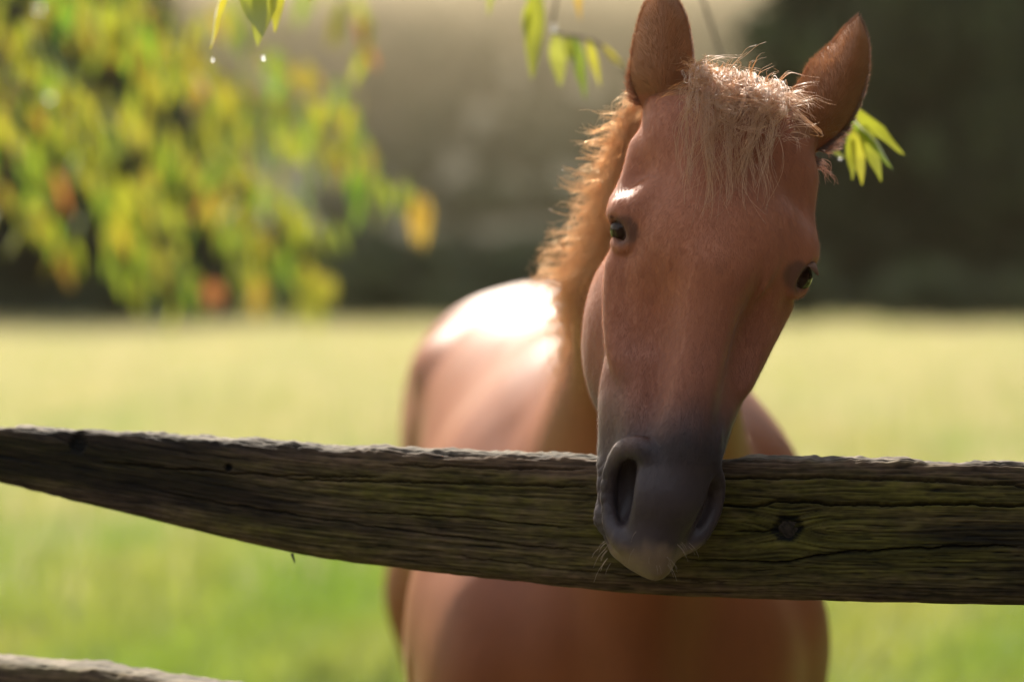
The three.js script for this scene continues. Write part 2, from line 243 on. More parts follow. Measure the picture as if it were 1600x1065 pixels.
// ------------------------------------------------------------------ the tree that hangs over the fence
{
  const tree = new THREE.Group(); tree.name = numbered('overhanging_tree'); tree.position.set(-3.1, 0, -6.6); scene.add(tree);
  tag(tree, 'overhanging tree with long yellow-green leaves drooping from above and behind the horse', 'tree');
  const R = rng(303), bark = mat({ color: rgb(0.075, 0.058, 0.042), roughness: 0.9 });
  const tube = (name, pts, r0, r1, parent = tree) => {
    const c = new THREE.CatmullRomCurve3(pts.map((q) => q.clone().sub(tree.position))), n = Math.max(8, pts.length * 7), g = new THREE.TubeGeometry(c, n, 1, 9), p = g.attributes.position;
    for (let i = 0; i <= n; i++) { const ctr = c.getPointAt(i / n), r = lerp(r0, r1, i / n); for (let j = 0; j <= 9; j++) { const k = i * 10 + j, d = V(p.getX(k), p.getY(k), p.getZ(k)).sub(ctr).multiplyScalar(r * (1 + 0.25 * noise(i * 0.9, j * 0.7, r0 * 90))); p.setXYZ(k, ctr.x + d.x, ctr.y + d.y, ctr.z + d.z); } }
    g.computeVertexNormals();
    return part(name, g, bark, parent);
  };
  const leafGeo = (curl, fold) => {
    const pos = [], idx = [], n = 9;
    for (let i = 0; i <= n; i++) { const t = i / n, w = 0.135 * Math.pow(Math.sin(Math.PI * Math.pow(t, 0.8)), 0.9) * (1 - 0.25 * t) + 0.004, y = -t + 0.16 * curl * t * t, z = curl * 0.42 * t * t + 0.02 * Math.sin(t * 9); for (const s of [-1, 0, 1]) pos.push(s * w, y, z + Math.abs(s) * w * fold + 0.008 * s * Math.sin(t * 20)); }
    for (let i = 0; i < n; i++) for (let k = 0; k < 2; k++) { const o = i * 3 + k; idx.push(o, o + 1, o + 4, o, o + 4, o + 3); }
    return geoFrom(pos, idx);
  };
  const shapes = [leafGeo(0.1, 0.5), leafGeo(0.45, 0.7), leafGeo(-0.25, 0.4), leafGeo(0.8, 0.6)];
  const leafMat = (r, g, b) => mat({ color: rgb(r, g, b), roughness: 0.82, transmission: 0.62, side: THREE.DoubleSide, specularIntensity: 0.8, clearcoat: 0.6, clearcoatRoughness: 0.3 });
  const greens = [leafMat(0.31, 0.33, 0.025), leafMat(0.44, 0.42, 0.03), leafMat(0.19, 0.26, 0.02), leafMat(0.46, 0.40, 0.035), leafMat(0.36, 0.38, 0.06)], orange = leafMat(0.55, 0.20, 0.05), amber = leafMat(0.55, 0.36, 0.05);
  const Q = new THREE.Quaternion(), down = V(0, -1, 0);
  function leafAt(p, dir, len, wide, m, face, shape) {          // hangs from p along dir
    const l = part('leaf', shapes[shape ?? Math.floor(R() * 4)], m ?? greens[Math.floor(R() * R() * 4.99)], tree);
    l.position.copy(p).sub(tree.position); l.quaternion.setFromUnitVectors(down, dir.clone().normalize()).multiply(Q.setFromAxisAngle(V(0, 1, 0), face ?? R() * 6.283)); l.scale.set(len * wide, len, len);
    return l;
  }
  // trunk and limbs stand beyond the left edge of the frame and above its top
  tube('trunk', [V(-3.1, -0.1, -6.6), V(-3.0, 1.0, -6.6), V(-2.85, 2.1, -6.5), V(-2.5, 3.2, -6.3), V(-2.0, 4.3, -6.1)], 0.19, 0.09);
  tube('limb', [V(-2.85, 2.0, -6.5), V(-1.9, 2.75, -5.2), V(-0.9, 2.85, -4.1), V(0.05, 2.65, -3.9), V(0.6, 2.3, -4.05)], 0.07, 0.012);
  tube('limb', [V(-2.6, 2.9, -6.3), V(-1.8, 3.5, -7.4), V(-0.9, 3.3, -8.2), V(-0.4, 2.9, -8.3)], 0.06, 0.012);
  tube('limb', [V(-2.9, 1.9, -6.5), V(-2.6, 2.7, -7.6), V(-1.9, 3.1, -8.8), V(-1.2, 3.0, -9.8)], 0.055, 0.012);
  // drooping twigs of the left-hand crown: [points in view], distance
  const twigs = [[[[-200, -160], [150, 20], [350, 130], [520, 215], [650, 300]], 7.6], [[[-60, -200], [250, 50], [400, 140], [545, 150]], 8.4], [[[-150, -60], [150, 150], [330, 280], [450, 390], [492, 470]], 9.8], [[[-150, 0], [100, 190], [220, 330], [290, 440]], 8.7], [[[-150, 160], [0, 270], [50, 350]], 7.0], [[[-60, 60], [120, 210], [190, 350], [250, 455]], 7.8], [[[100, -120], [300, 100], [420, 280], [505, 350]], 9.2], [[[180, -160], [330, 190], [370, 370], [405, 465]], 10.4], [[[380, -160], [520, -20], [590, 35]], 7.3], [[[60, 60], [200, 240], [315, 460]], 9.5], [[[-100, -100], [60, 60], [120, 190]], 6.4], [[[-120, 120], [40, 220], [110, 400]], 8.1], [[[150, -150], [230, 60], [270, 260]], 7.0], [[[300, -150], [400, 60], [520, 120], [560, 250]], 9.0], [[[-100, -140], [120, -20], [300, 60]], 6.7]];
  let many = 0; const rest = [];
  for (const [pts, d] of twigs) {
    const c = new THREE.CatmullRomCurve3(pts.map(([x, y], i) => at(x, y, d + 0.5 * (R() - 0.5) * i)));
    tube('twig', c.getPoints(7), 0.006, 0.0016);
    const n = Math.round(c.getLength() * 25);
    for (let i = 0; i < n; i++) {
      const t = 0.12 + 0.88 * (i + R()) / n, p = c.getPoint(Math.min(1, t)).add(V((R() - 0.5) * 0.1, (R() - 0.65) * 0.09, (R() - 0.5) * 0.3));
      const dir = V((R() - 0.4) * 0.9, -1, (R() - 0.5) * 0.9), len = 0.10 + 0.06 * R();
      if (many < 245 && R() < 0.55) { many++; leafAt(p, dir, len, 1, R() < 0.05 ? orange : undefined); } else rest.push([p, dir, len]);
    }
  }
  for (let i = 0; i < 90; i++) { const x = -60 + 560 * R(), y = -60 + (430 - 0.25 * Math.abs(x - 250)) * Math.sqrt(R()); rest.push([at(x, y, 8.5 + 3 * R()), V(R() - 0.5, -1, R() - 0.5), 0.10 + 0.06 * R()]); }
  for (const [x, y, d, m] of [[330, 435, 9, orange], [402, 435, 9, amber], [650, 300, 7.4, amber], [470, 425, 9, greens[1]], [492, 432, 9, greens[1]], [505, 425, 9.6, greens[3]], [128, 165, 6.4, greens[1]]]) for (let k = 0; k < 2; k++) leafAt(at(x + 10 * k, y + 5 * k, d), V(0.2 * (R() - 0.5), -1, 0.3), 0.15, 1.2, m, (R() - 0.5) * 1.2);
  const im = new THREE.InstancedMesh(shapes[0], mat({ color: rgb(1, 1, 1), roughness: 0.82, transmission: 0.62, side: THREE.DoubleSide }), rest.length), mx = new THREE.Matrix4(), col = new THREE.Color();
  rest.forEach(([p, dir, len], i) => { const q = new THREE.Quaternion().setFromUnitVectors(down, dir.normalize()).multiply(Q.setFromAxisAngle(V(0, 1, 0), R() * 6.283)); mx.compose(p.clone().sub(tree.position), q, V(len, len, len)); im.setMatrixAt(i, mx); im.setColorAt(i, col.setRGB(0.17 + 0.24 * R(), 0.22 + 0.16 * R(), 0.025)); });
  im.name = 'foliage'; im.userData.kind = 'stuff'; shadows(im); tree.add(im);
  // the sprays that hang nearer: [base, tip, width, colour], seen places, distance
  const spray = (d, twig, list) => {
    if (twig) tube('twig', twig.map(([x, y, k = 0]) => at(x, y, d + k)), 0.0024, 0.0012);
    for (const [a, b, w, m, f, sh] of list) { const p = at(a[0], a[1], d), q = at(b[0], b[1], d - 0.02), dir = q.sub(p); leafAt(p, dir, dir.length(), w, m, f ?? (R() - 0.5), sh); }
  };
  spray(4.0, [[905, -160], [880, -60], [868, 10], [866, 48], [925, 62], [965, 95], [1010, 160], [1120, 235], [1230, 250], [1305, 240]], [[[838, -25], [832, 145], 0.75, greens[0]], [[824, 5], [820, 75], 0.7, greens[4]], [[868, 52], [874, 138], 1.3, greens[4]], [[884, 52], [890, 128], 1.0, greens[0]], [[895, 55], [913, 158], 0.75, greens[2]], [[918, 58], [937, 130], 0.7, greens[1]], [[900, -20], [905, 35], 0.8, amber], [[940, 70], [985, 125], 0.6, greens[3]], [[768, -25], [764, 22], 0.8, greens[4]]]);
  spray(3.46, null, [[[1328, 158], [1436, 234], 0.8, greens[0], -1.0, 1], [[1326, 176], [1418, 256], 0.6, greens[2], -1.2, 1], [[1345, 190], [1377, 287], 0.95, greens[0], 0.1, 0], [[1334, 198], [1346, 292], 0.95, greens[1], 0.2, 0], [[1326, 206], [1330, 284], 0.9, greens[0], 0.4, 0], [[1300, 236], [1322, 246], 0.8, greens[0]]]);
  spray(3.34, [[420, -150], [405, -60], [398, -20]], [[[352, -40], [322, 78], 0.5, greens[3], 1.1], [[384, -60], [402, 94], 1.1, greens[0], 0.3], [[424, -60], [405, 78], 1.3, greens[4], -0.3], [[436, -50], [428, 55], 0.9, greens[1], 0.2], [[487, -60], [490, 27], 0.6, amber]]);
  tube('twig', [at(1040, -160, 4.1), at(1092, -20, 4.1), at(1112, 40, 4.1), at(1128, 90, 4.1)], 0.0035, 0.0022);
  // water left on the leaves
  const drop = mat({ color: rgb(1, 1, 1), roughness: 0.16, transmission: 0.9, thickness: 0.004, ior: 1.33, clearcoat: 1, clearcoatRoughness: 0.12 }), dg = new THREE.SphereGeometry(1, 18, 12);
  for (const [x, y, d, r] of [[866, 44, 3.98, 0.005], [411, 90, 3.33, 0.0034], [332, 93, 3.33, 0.0026], [76, 150, 6, 0.008], [60, 12, 6, 0.008], [1313, 246, 3.45, 0.0026]]) { const m = part('water_drop', dg, drop, tree); m.position.copy(at(x, y, d)).sub(tree.position); m.scale.set(r, r * 1.15, r); }
}
//@@HORSE_BEGIN
// ------------------------------------------------------------------ the horse: one continuous surface from a smooth field
const MPP = 3.0 / FPX;                       // metres per photo pixel at the head
const hp = (px, py, w) => at(px, py, 3.0 - w * MPP);
const prims = [];
function bound(p, c, r) { p.c = c; p.R = r; prims.push(p); return p; }
// tapered capsule
function cone(a, b, ra, rb, k, op = 1) {
  const ba = b.clone().sub(a), l2 = ba.lengthSq(), rr = ra - rb, a2 = l2 - rr * rr, il2 = 1 / l2;
  const p = { op, k, f(x, y, z) {
    const px = x - a.x, py = y - a.y, pz = z - a.z, yy = px * ba.x + py * ba.y + pz * ba.z, zz = yy - l2;
    const qx = px * l2 - ba.x * yy, qy = py * l2 - ba.y * yy, qz = pz * l2 - ba.z * yy, x2 = qx * qx + qy * qy + qz * qz, y2 = yy * yy * l2, z2 = zz * zz * l2;
    const kk = Math.sign(rr) * rr * rr * x2;
    if (Math.sign(zz) * a2 * z2 > kk) return Math.sqrt(x2 + z2) * il2 - rb;
    if (Math.sign(yy) * a2 * y2 < kk) return Math.sqrt(x2 + y2) * il2 - ra;
    return (Math.sqrt(x2 * a2 * il2) + yy * rr) * il2 - ra;
  } };
  return bound(p, a.clone().add(b).multiplyScalar(0.5), Math.sqrt(l2) / 2 + Math.max(ra, rb));
}
// ellipsoid turned by roll (in the picture plane, degrees, clockwise as seen) and yaw
function ell(c, r, k, roll = 0, yaw = 0, op = 1, pitch = 0) {
  const m = new THREE.Matrix4().makeRotationFromEuler(new THREE.Euler(pitch * Math.PI / 180, yaw * Math.PI / 180, -roll * Math.PI / 180, 'YXZ')), e = m.elements;
  const [rx, ry, rz] = r, i1 = [1 / rx, 1 / ry, 1 / rz], lo = Math.min(rx, ry, rz);
  const p = { op, k, f(x, y, z) {
    x -= c.x; y -= c.y; z -= c.z;
    const a = (e[0] * x + e[1] * y + e[2] * z) * i1[0], b = (e[4] * x + e[5] * y + e[6] * z) * i1[1], d = (e[8] * x + e[9] * y + e[10] * z) * i1[2];
    const k0 = Math.sqrt(a * a + b * b + d * d), a2 = a * i1[0], b2 = b * i1[1], d2 = d * i1[2], k1 = Math.sqrt(a2 * a2 + b2 * b2 + d2 * d2);
    return k1 < 1e-9 ? -lo : k0 * (k0 - 1) / k1;
  } };
  return bound(p, c, Math.max(rx, ry, rz));
}
const P = (n) => n * MPP;
const hcone = (a, b, k, op) => cone(hp(a[0], a[1], a[2]), hp(b[0], b[1], b[2]), P(a[3]), P(b[3]), P(k), op);
const hell = (c, r, k, roll, yaw, op, pitch) => ell(hp(...c), r.map(P), P(k), roll, yaw, op, pitch);
function hpath(pts, k, n) {                 // a rounded cord through the given points
  const c = new THREE.CatmullRomCurve3(pts.map((q) => V(q[0], q[1], q[2]))), r = (t) => { const f = t * (pts.length - 1), i = Math.min(pts.length - 2, Math.floor(f)); return lerp(pts[i][3], pts[i + 1][3], f - i); };
  for (let i = 0; i < n; i++) { const a = c.getPoint(i / n), b = c.getPoint((i + 1) / n); hcone([a.x, a.y, a.z, r(i / n)], [b.x, b.y, b.z, r((i + 1) / n) + 0.01], k); }
}

function combine(list, x, y, z) {
  let d = 1e3;
  for (let i = 0; i < list.length; i++) {
    const p = list[i], v = p.f(x, y, z), k = p.k;
    if (p.op > 0) { const h = Math.max(k - Math.abs(d - v), 0) / (k || 1); d = Math.min(d, v) - h * h * k * 0.25; }
    else { const h = Math.max(k - Math.abs(d + v), 0) / (k || 1); d = Math.max(d, -v) + h * h * k * 0.25; }
  }
  return d;
}
// --- trunk, neck and legs (metres, at their distance)
const B = (px, py, d) => at(px, py, d);
const G = (x, y, z) => V(x, y, z);
ell(G(0.085, 1.165, -5.06), [0.285, 0.30, 0.42], 0.1, 0, 4);                        // hindquarters
ell(G(0.06, 1.275, -5.0), [0.25, 0.185, 0.32], 0.08, 12);                            // croup
ell(G(-0.035, 1.06, -5.12), [0.15, 0.29, 0.26], 0.12);                             // thighs
ell(G(0.24, 1.02, -5.12), [0.16, 0.33, 0.27], 0.09);
cone(G(0.165, 1.10, -4.0), G(0.115, 1.08, -4.75), 0.30, 0.31, 0.14);                // barrel
ell(G(0.165, 1.22, -4.2), [0.17, 0.24, 0.42], 0.1);                                // withers and back
ell(G(0.10, 1.24, -4.72), [0.24, 0.215, 0.5], 0.1);
ell(G(0.16, 0.97, -3.88), [0.252, 0.28, 0.34], 0.08);                               // chest
ell(G(-0.02, 0.98, -3.93), [0.115, 0.25, 0.22], 0.08, 12);                          // shoulders
ell(G(0.312, 0.95, -3.93), [0.11, 0.25, 0.22], 0.07, -14);
ell(G(0.085, 0.94, -3.68), [0.125, 0.17, 0.13], 0.05);                             // breast muscles
ell(G(0.265, 0.94, -3.68), [0.125, 0.17, 0.13], 0.05);
ell(G(-0.03, 0.93, -3.72), [0.095, 0.19, 0.13], 0.05, 6);                          // points of the shoulders
ell(G(0.315, 0.92, -3.72), [0.085, 0.19, 0.13], 0.05, -6);
cone(G(0.18, 1.12, -3.56), G(0.178, 0.80, -3.56), 0.045, 0.06, 0.05);               // front of the breast
ell(G(-0.10, 1.33, -4.78), [0.07, 0.05, 0.09], 0.06);                               // point of the hip
ell(G(-0.255, 1.13, -4.6), [0.065, 0.14, 0.11], 0.1, 0, 0, -1);                    // flank hollow
for (const s of [-1, 1]) {
  const x = 0.165 + s * 0.16, hx = 0.085 + s * 0.17;
  cone(G(x, 0.95, -3.86), G(x, 0.52, -3.84), 0.135, 0.06, 0.1);
  cone(G(x, 0.52, -3.84), G(x, 0.46, -3.83), 0.058, 0.052, 0.03);
  cone(G(x, 0.46, -3.83), G(x, 0.16, -3.84), 0.042, 0.034, 0.02);
  cone(G(x, 0.16, -3.84), G(x, 0.07, -3.80), 0.046, 0.04, 0.02);
  cone(G(x, 0.07, -3.79), G(x, 0.0, -3.76), 0.05, 0.068, 0.015);
  cone(G(hx, 0.88, -5.02), G(hx, 0.72, -4.98), 0.16, 0.11, 0.12);
  cone(G(hx, 0.72, -4.98), G(hx, 0.52, -5.28), 0.09, 0.06, 0.05);
  cone(G(hx, 0.53, -5.29), G(hx, 0.17, -5.24), 0.055, 0.038, 0.02);
  cone(G(hx, 0.17, -5.24), G(hx, 0.07, -5.19), 0.047, 0.042, 0.02);
  cone(G(hx, 0.07, -5.18), G(hx, 0.0, -5.15), 0.05, 0.068, 0.015);
}
// neck
ell(B(1000, 770, 3.72), [0.13, 0.26, 0.22], 0.1, -4);
cone(B(1105, 235, 3.17), B(1035, 470, 3.42), 0.085, 0.10, 0.06);
cone(B(1035, 470, 3.42), B(1000, 760, 3.75), 0.10, 0.14, 0.08);
const bodyCount = prims.length;
// --- head (photo pixels and depth in the same unit, towards the camera)
hell([1128, 275, -50], [128, 135, 100], 30, 10);                  // skull
hell([1116, 385, 8], [122, 125, 88], 40, 12);                     // forehead
hell([1050, 225, -55], [52, 85, 60], 34, 8);                      // temples
hell([1218, 268, -60], [49, 85, 60], 34, 14);
hell([1046, 165, -75], [40, 46, 42], 24, 0);                      // ear bases
hell([1240, 208, -80], [40, 42, 42], 24, 25);
hcone([1110, 430, 34, 70], [1066, 690, 42, 54], 30);              // nose bone
hcone([1066, 690, 40, 58], [1045, 760, 40, 60], 34);
hcone([1015, 430, -30, 58], [1000, 640, -20, 50], 40);            // left cheek
hcone([1186, 460, -25, 46], [1104, 660, -10, 38], 40);            // right cheek
hcone([1000, 640, -20, 50], [1005, 760, -10, 55], 34);
hell([984, 525, -150], [75, 155, 105], 45, 3, 12);                // left jaw
hell([1116, 540, -150], [62, 130, 105], 45, 12, -8);
hell([1062, 460, -105], [108, 165, 85], 40, 8);                   // cheek behind the face              // right jaw
hpath([[972, 385, -22, 11], [966, 430, -16, 13], [965, 490, -10, 13], [969, 545, 2, 12], [982, 585, 16, 8]], 26, 9);   // facial crest left
hpath([[976, 560, -34, 21], [970, 610, -28, 22], [968, 680, -20, 23], [966, 735, -16, 25]], 24, 7);
hell([986, 606, 62], [14, 26, 22], 26, -25, -25, -1);
hcone([1222, 478, -25, 13], [1162, 595, 0, 10], 30);
hcone([1012, 570, 28, 16], [984, 700, 42, 12], 34);               // muscle beside the nose
hcone([1120, 640, 20, 12], [1104, 715, 36, 12], 28);
hell([1018, 540, 82], [20, 100, 30], 46, 9, -20, -1);               // hollows beside the nose bone
hell([1166, 560, 66], [14, 80, 24], 46, 16, 28, -1);
// orbits
hell([995, 338, -16], [38, 52, 50], 26, -6, 0);
hell([1226, 402, -16], [40, 54, 50], 26, 22, 0);
hcone([972, 326, 0, 13], [998, 298, 2, 15], 44);                // brow
hcone([1254, 396, -4, 12], [1222, 350, 14, 20], 34);
hcone([974, 312, -30, 13], [1000, 235, -60, 16], 30);              // arch behind the eye
hcone([1252, 380, -26, 18], [1248, 285, -45, 22], 40);
hell([982, 268, 14], [11, 26, 18], 46, 15, -30, -1);              // hollows above the eyes
// muzzle
hell([1030, 775, 38], [74, 74, 62], 28, 12);
hell([1016, 848, 42], [48, 44, 44], 26, 10);                      // upper lip
hcone([972, 858, 30, 17], [1024, 882, 46, 24], 18);
hcone([1000, 835, -5, 40], [1002, 850, 0, 30], 18);               // lower lip, chin
hcone([958, 735, -5, 23], [953, 808, -2, 23], 18);                // mouth corner
hcone([953, 808, -2, 22], [968, 846, 14, 18], 16);
// nostrils: hollows, then the wings round them
hell([964, 766, 70], [27, 64, 52], 14, 9, -30, -1);
hell([1118, 792, 56], [22, 66, 36], 12, 26, 34, -1);
hpath([[1014, 712, 78, 12], [998, 698, 76, 11], [974, 702, 64, 10], [956, 730, 46, 8], [949, 765, 34, 7], [951, 802, 36, 7], [959, 830, 46, 9], [978, 850, 58, 14]], 14, 16);
hpath([[1098, 728, 50, 12], [1114, 738, 30, 10], [1121, 756, 10, 8], [1120, 782, 3, 7], [1112, 810, 6, 7], [1092, 840, 18, 9], [1060, 856, 38, 12]], 14, 14);
hpath([[1106, 738, -6, 16], [1106, 790, -14, 18], [1080, 842, -4, 18]], 10, 6);
// eye openings and lids
hell([961, 359, 12], [16, 23, 30], 6, -20, -30, -1);
hell([1258, 428, 10], [14, 29, 30], 6, 35, 30, -1);
hpath([[958, 336, -8, 6], [966, 333, 8, 7], [980, 340, 22, 7], [989, 356, 24, 6], [990, 372, 20, 5]], 9, 8);
hpath([[990, 372, 20, 5], [982, 384, 16, 5], [970, 386, 6, 6], [961, 378, -8, 6]], 9, 8);
hpath([[1270, 402, -18, 7], [1263, 401, 2, 8], [1250, 410, 18, 8], [1239, 428, 22, 7], [1234, 444, 17, 6]], 9, 8);
hpath([[1234, 444, 17, 6], [1237, 456, 8, 6], [1248, 456, -6, 6], [1258, 446, -18, 6]], 9, 8);
const sdf = (p) => combine(prims, p.x, p.y, p.z);

// --- mesh the field on a grid that is fine round the head
function axis(parts) { const a = []; for (const [from, to, step] of parts) { const n = Math.round((to - from) / step); for (let i = 0; i < n; i++) a.push(from + (to - from) * i / n); } a.push(parts[parts.length - 1][1]); return a; }
const HEADSTEP = 0.0028;
function surfaceNets(gx, gy, gz) {
  const nx = gx.length, ny = gy.length, nz = gz.length, sy = nx, sz = nx * ny, F = new Float32Array(nx * ny * nz), S = 8;
  for (let z0 = 0; z0 < nz; z0 += S) for (let y0 = 0; y0 < ny; y0 += S) for (let x0 = 0; x0 < nx; x0 += S) {
    const x1 = Math.min(x0 + S - 1, nx - 1), y1 = Math.min(y0 + S - 1, ny - 1), z1 = Math.min(z0 + S - 1, nz - 1);
    const cx = (gx[x0] + gx[x1]) / 2, cy = (gy[y0] + gy[y1]) / 2, cz = (gz[z0] + gz[z1]) / 2, R = Math.hypot(gx[x1] - gx[x0], gy[y1] - gy[y0], gz[z1] - gz[z0]) / 2 + 0.03;
    let lo = 1e3; for (const p of prims) if (p.op > 0) { const q = Math.hypot(cx - p.c.x, cy - p.c.y, cz - p.c.z) - p.R; if (q < lo) lo = q; }
    let d = lo > R * 2 + 0.1 ? lo : combine(prims, cx, cy, cz), list = null;
    if (Math.abs(d) <= R * 1.5 + 0.02) list = prims.filter((p) => p.f(cx, cy, cz) < 2 * R + p.k + Math.max(d, 0) + 0.02);
    for (let z = z0; z <= z1; z++) for (let y = y0; y <= y1; y++) for (let x = x0; x <= x1; x++) F[x + y * sy + z * sz] = list ? combine(list, gx[x], gy[y], gz[z]) : d;
  }
  const id = new Int32Array(nx * ny * nz).fill(-1), pos = [], off = [0, 1, sy, sy + 1, sz, sz + 1, sz + sy, sz + sy + 1];
  const E = [[0, 1], [2, 3], [4, 5], [6, 7], [0, 2], [1, 3], [4, 6], [5, 7], [0, 4], [1, 5], [2, 6], [3, 7]];
  for (let z = 0; z < nz - 1; z++) for (let y = 0; y < ny - 1; y++) for (let x = 0; x < nx - 1; x++) {
    const o = x + y * sy + z * sz; let m = 0;
    for (let c = 0; c < 8; c++) if (F[o + off[c]] < 0) m |= 1 << c;
    if (m === 0 || m === 255) continue;
    let px = 0, py = 0, pz = 0, n = 0;
    for (const [a, b] of E) {
      if (((m >> a) & 1) === ((m >> b) & 1)) continue;
      const fa = F[o + off[a]], fb = F[o + off[b]], t = fa / (fa - fb);
      px += (a & 1) + ((b & 1) - (a & 1)) * t; py += ((a >> 1) & 1) + (((b >> 1) & 1) - ((a >> 1) & 1)) * t; pz += (a >> 2) + ((b >> 2) - (a >> 2)) * t; n++;
    }
    px /= n; py /= n; pz /= n; id[o] = pos.length / 3;
    pos.push(lerp(gx[x], gx[x + 1], px), lerp(gy[y], gy[y + 1], py), lerp(gz[z], gz[z + 1], pz));
  }
  const idx = [];
  const quad = (a, b, c, d, flip) => { if (flip) idx.push(a, c, b, a, d, c); else idx.push(a, b, c, a, c, d); };
  for (let z = 1; z < nz - 1; z++) for (let y = 1; y < ny - 1; y++) for (let x = 1; x < nx - 1; x++) {
    const o = x + y * sy + z * sz, f0 = F[o] < 0;
    if (f0 !== F[o + 1] < 0) quad(id[o - sy - sz], id[o - sz], id[o], id[o - sy], !f0);
    if (f0 !== F[o + sy] < 0) quad(id[o - 1 - sz], id[o - 1], id[o], id[o - sz], !f0);
    if (f0 !== F[o + sz] < 0) quad(id[o - 1 - sy], id[o - sy], id[o], id[o - 1], !f0);
  }
  return { pos: new Float32Array(pos), idx: new Uint32Array(idx) };
}
const horse = new THREE.Group();
horse.name = numbered('horse');
horse.position.set(0.165, 0, -3.85);
scene.add(horse);
tag(horse, 'chestnut horse hanging its dark muzzle over the mossy wooden rail', 'horse');
const net = surfaceNets(axis([[-0.42, 0.06, 0.014], [0.06, 0.40, HEADSTEP], [0.40, 0.60, 0.014]]), axis([[-0.08, 1.10, 0.014], [1.10, 1.75, HEADSTEP], [1.75, 1.80, 0.014]]), axis([[-5.6, -3.28, 0.015], [-3.28, -2.84, HEADSTEP], [-2.84, -2.80, 0.014]]));
for (let i = 0; i < net.pos.length; i += 3) { net.pos[i] -= horse.position.x; net.pos[i + 2] -= horse.position.z; }
// --- ears: curved shells, their backs towards the camera, sunk into the head at the base
function ear(L, R, bulge, w0, w1, tipW) {
  const rows = 44, cols = 26, pos = [], idx = [], cl = new THREE.CatmullRomCurve3(L.map((q) => V(q[0], q[1], 0))), cr = new THREE.CatmullRomCurve3(R.map((q) => V(q[0], q[1], 0)));
  for (let side = 0; side < 2; side++) for (let i = 0; i <= rows; i++) {
    const t = i / rows, a = cl.getPoint(t), b = cr.getPoint(t), edge = lerp(w0, w1, t);
    for (let j = 0; j <= cols; j++) {
      const s = j / cols * 2 - 1, arch = Math.pow(1 - s * s, 1.05) * bulge * Math.sqrt(Math.max(0, 1 - t * t)) * (0.55 + 0.45 * smooth(0, 0.4, t));
      const th = 3.6 * Math.pow(Math.max(0, 1 - s * s), 0.4) * Math.sqrt(Math.max(0, 1 - t ** 6));
      const q = hp(lerp(a.x, b.x, (s + 1) / 2), lerp(a.y, b.y, (s + 1) / 2), edge + arch - (side ? th : 0));
      pos.push(q.x - horse.position.x, q.y, q.z - horse.position.z);
    }
  }
  const n = cols + 1, half = n * (rows + 1);
  for (let side = 0; side < 2; side++) for (let i = 0; i < rows; i++) for (let j = 0; j < cols; j++) {
    const o = side * half + i * n + j, q = [o, o + 1, o + n + 1, o, o + n + 1, o + n];
    idx.push(...(side ? q.reverse() : q));
  }
  return { pos, idx };
}
const ears = [
  ear([[1020, 205], [1000, 160], [985, 125], [987, 80], [998, 30], [1010, 0], [1031, -26]], [[1072, 205], [1082, 150], [1083, 105], [1079, 56], [1071, 22], [1058, -2], [1033, -27]], 52, -78, -62),
  ear([[1222, 200], [1238, 150], [1251, 128], [1268, 97], [1300, 67], [1325, 38], [1340, 25]], [[1255, 248], [1290, 230], [1325, 198], [1346, 158], [1358, 110], [1357, 62], [1343, 25]], 48, -84, -60),
];
{
  let P0 = Array.from(net.pos), I0 = Array.from(net.idx);
  for (const e of ears) { const base = P0.length / 3; for (const v of e.pos) P0.push(v); for (const k of e.idx) I0.push(k + base); }
  net.pos = new Float32Array(P0); net.idx = new Uint32Array(I0);
}
// --- coat colours: where the animal itself is dark or pale
const nBody = net.pos.length / 3, coat = new Float32Array(nBody * 3), uvs = new Float32Array(nBody * 2);
const toPx = (x, y, z) => { const d = -z; return [CX + x / d * FPX, 430 - (y - EYE) / d * FPX]; };
function coatColour(x, y, z, out, o) {
  const [px, py] = toPx(x, y, z), n1 = fbm(x * 9, y * 9, z * 9), n2 = fbm(x * 60, y * 22, z * 60, 3), n3 = noise(x * 420, y * 160, z * 420);
  let r = 0.345, g = 0.128, b = 0.060, t;
  const mix = (R, Gr, Bl, k) => { r = lerp(r, R, k); g = lerp(g, Gr, k); b = lerp(b, Bl, k); };
  if (z > -3.24) {
    mix(0.255, 0.108, 0.076, 0.6 * smooth(430, 620, py + 60 * n1));                                  // duller down the nose
    const low = py + 40 * n1 + 14 * n2 - 0.16 * Math.abs(px - 1075);
    t = smooth(590, 700, low); mix(0.030, 0.026, 0.029, 0.95 * t);                                // black skin of the muzzle
    if (py > 690) { t = smooth(800, 850, py + 24 * n1) * smooth(840, 872, py - 0.05 * (px - 1020) + 20 * n2); mix(0.20, 0.135, 0.085, 0.75 * t); }   // pale lip
    for (const [ex, ey] of [[974, 360], [1246, 432]]) { const d = Math.hypot(px - ex, (py - ey) * 0.9); mix(0.09, 0.045, 0.03, 0.7 * (1 - smooth(16, 27, d + 8 * n2))); }
    t = smooth(560, 640, py) * (1 - smooth(700, 745, py)) * (1 - smooth(955, 1010, px + 20 * n2)); mix(0.16, 0.11, 0.08, 0.55 * t);   // greyish hair at the mouth corner
  } else {
    mix(0.18, 0.052, 0.016, 0.95);
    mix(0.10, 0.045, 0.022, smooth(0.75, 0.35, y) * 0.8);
  }
  if (y > 1.66 && z > -3.2 && (px < 1090 && py < 150 || px > 1240 && py < 225)) mix(0.28, 0.125, 0.048, 0.8);
  const k = 1 + 0.2 * n1 + 0.1 * n2 + 0.07 * n3;
  out[o] = r * k; out[o + 1] = g * k; out[o + 2] = b * k;
}
for (let i = 0; i < nBody; i++) {
  const x = net.pos[i * 3] + horse.position.x, y = net.pos[i * 3 + 1], z = net.pos[i * 3 + 2] + horse.position.z;
  coatColour(x, y, z, coat, i * 3);
}
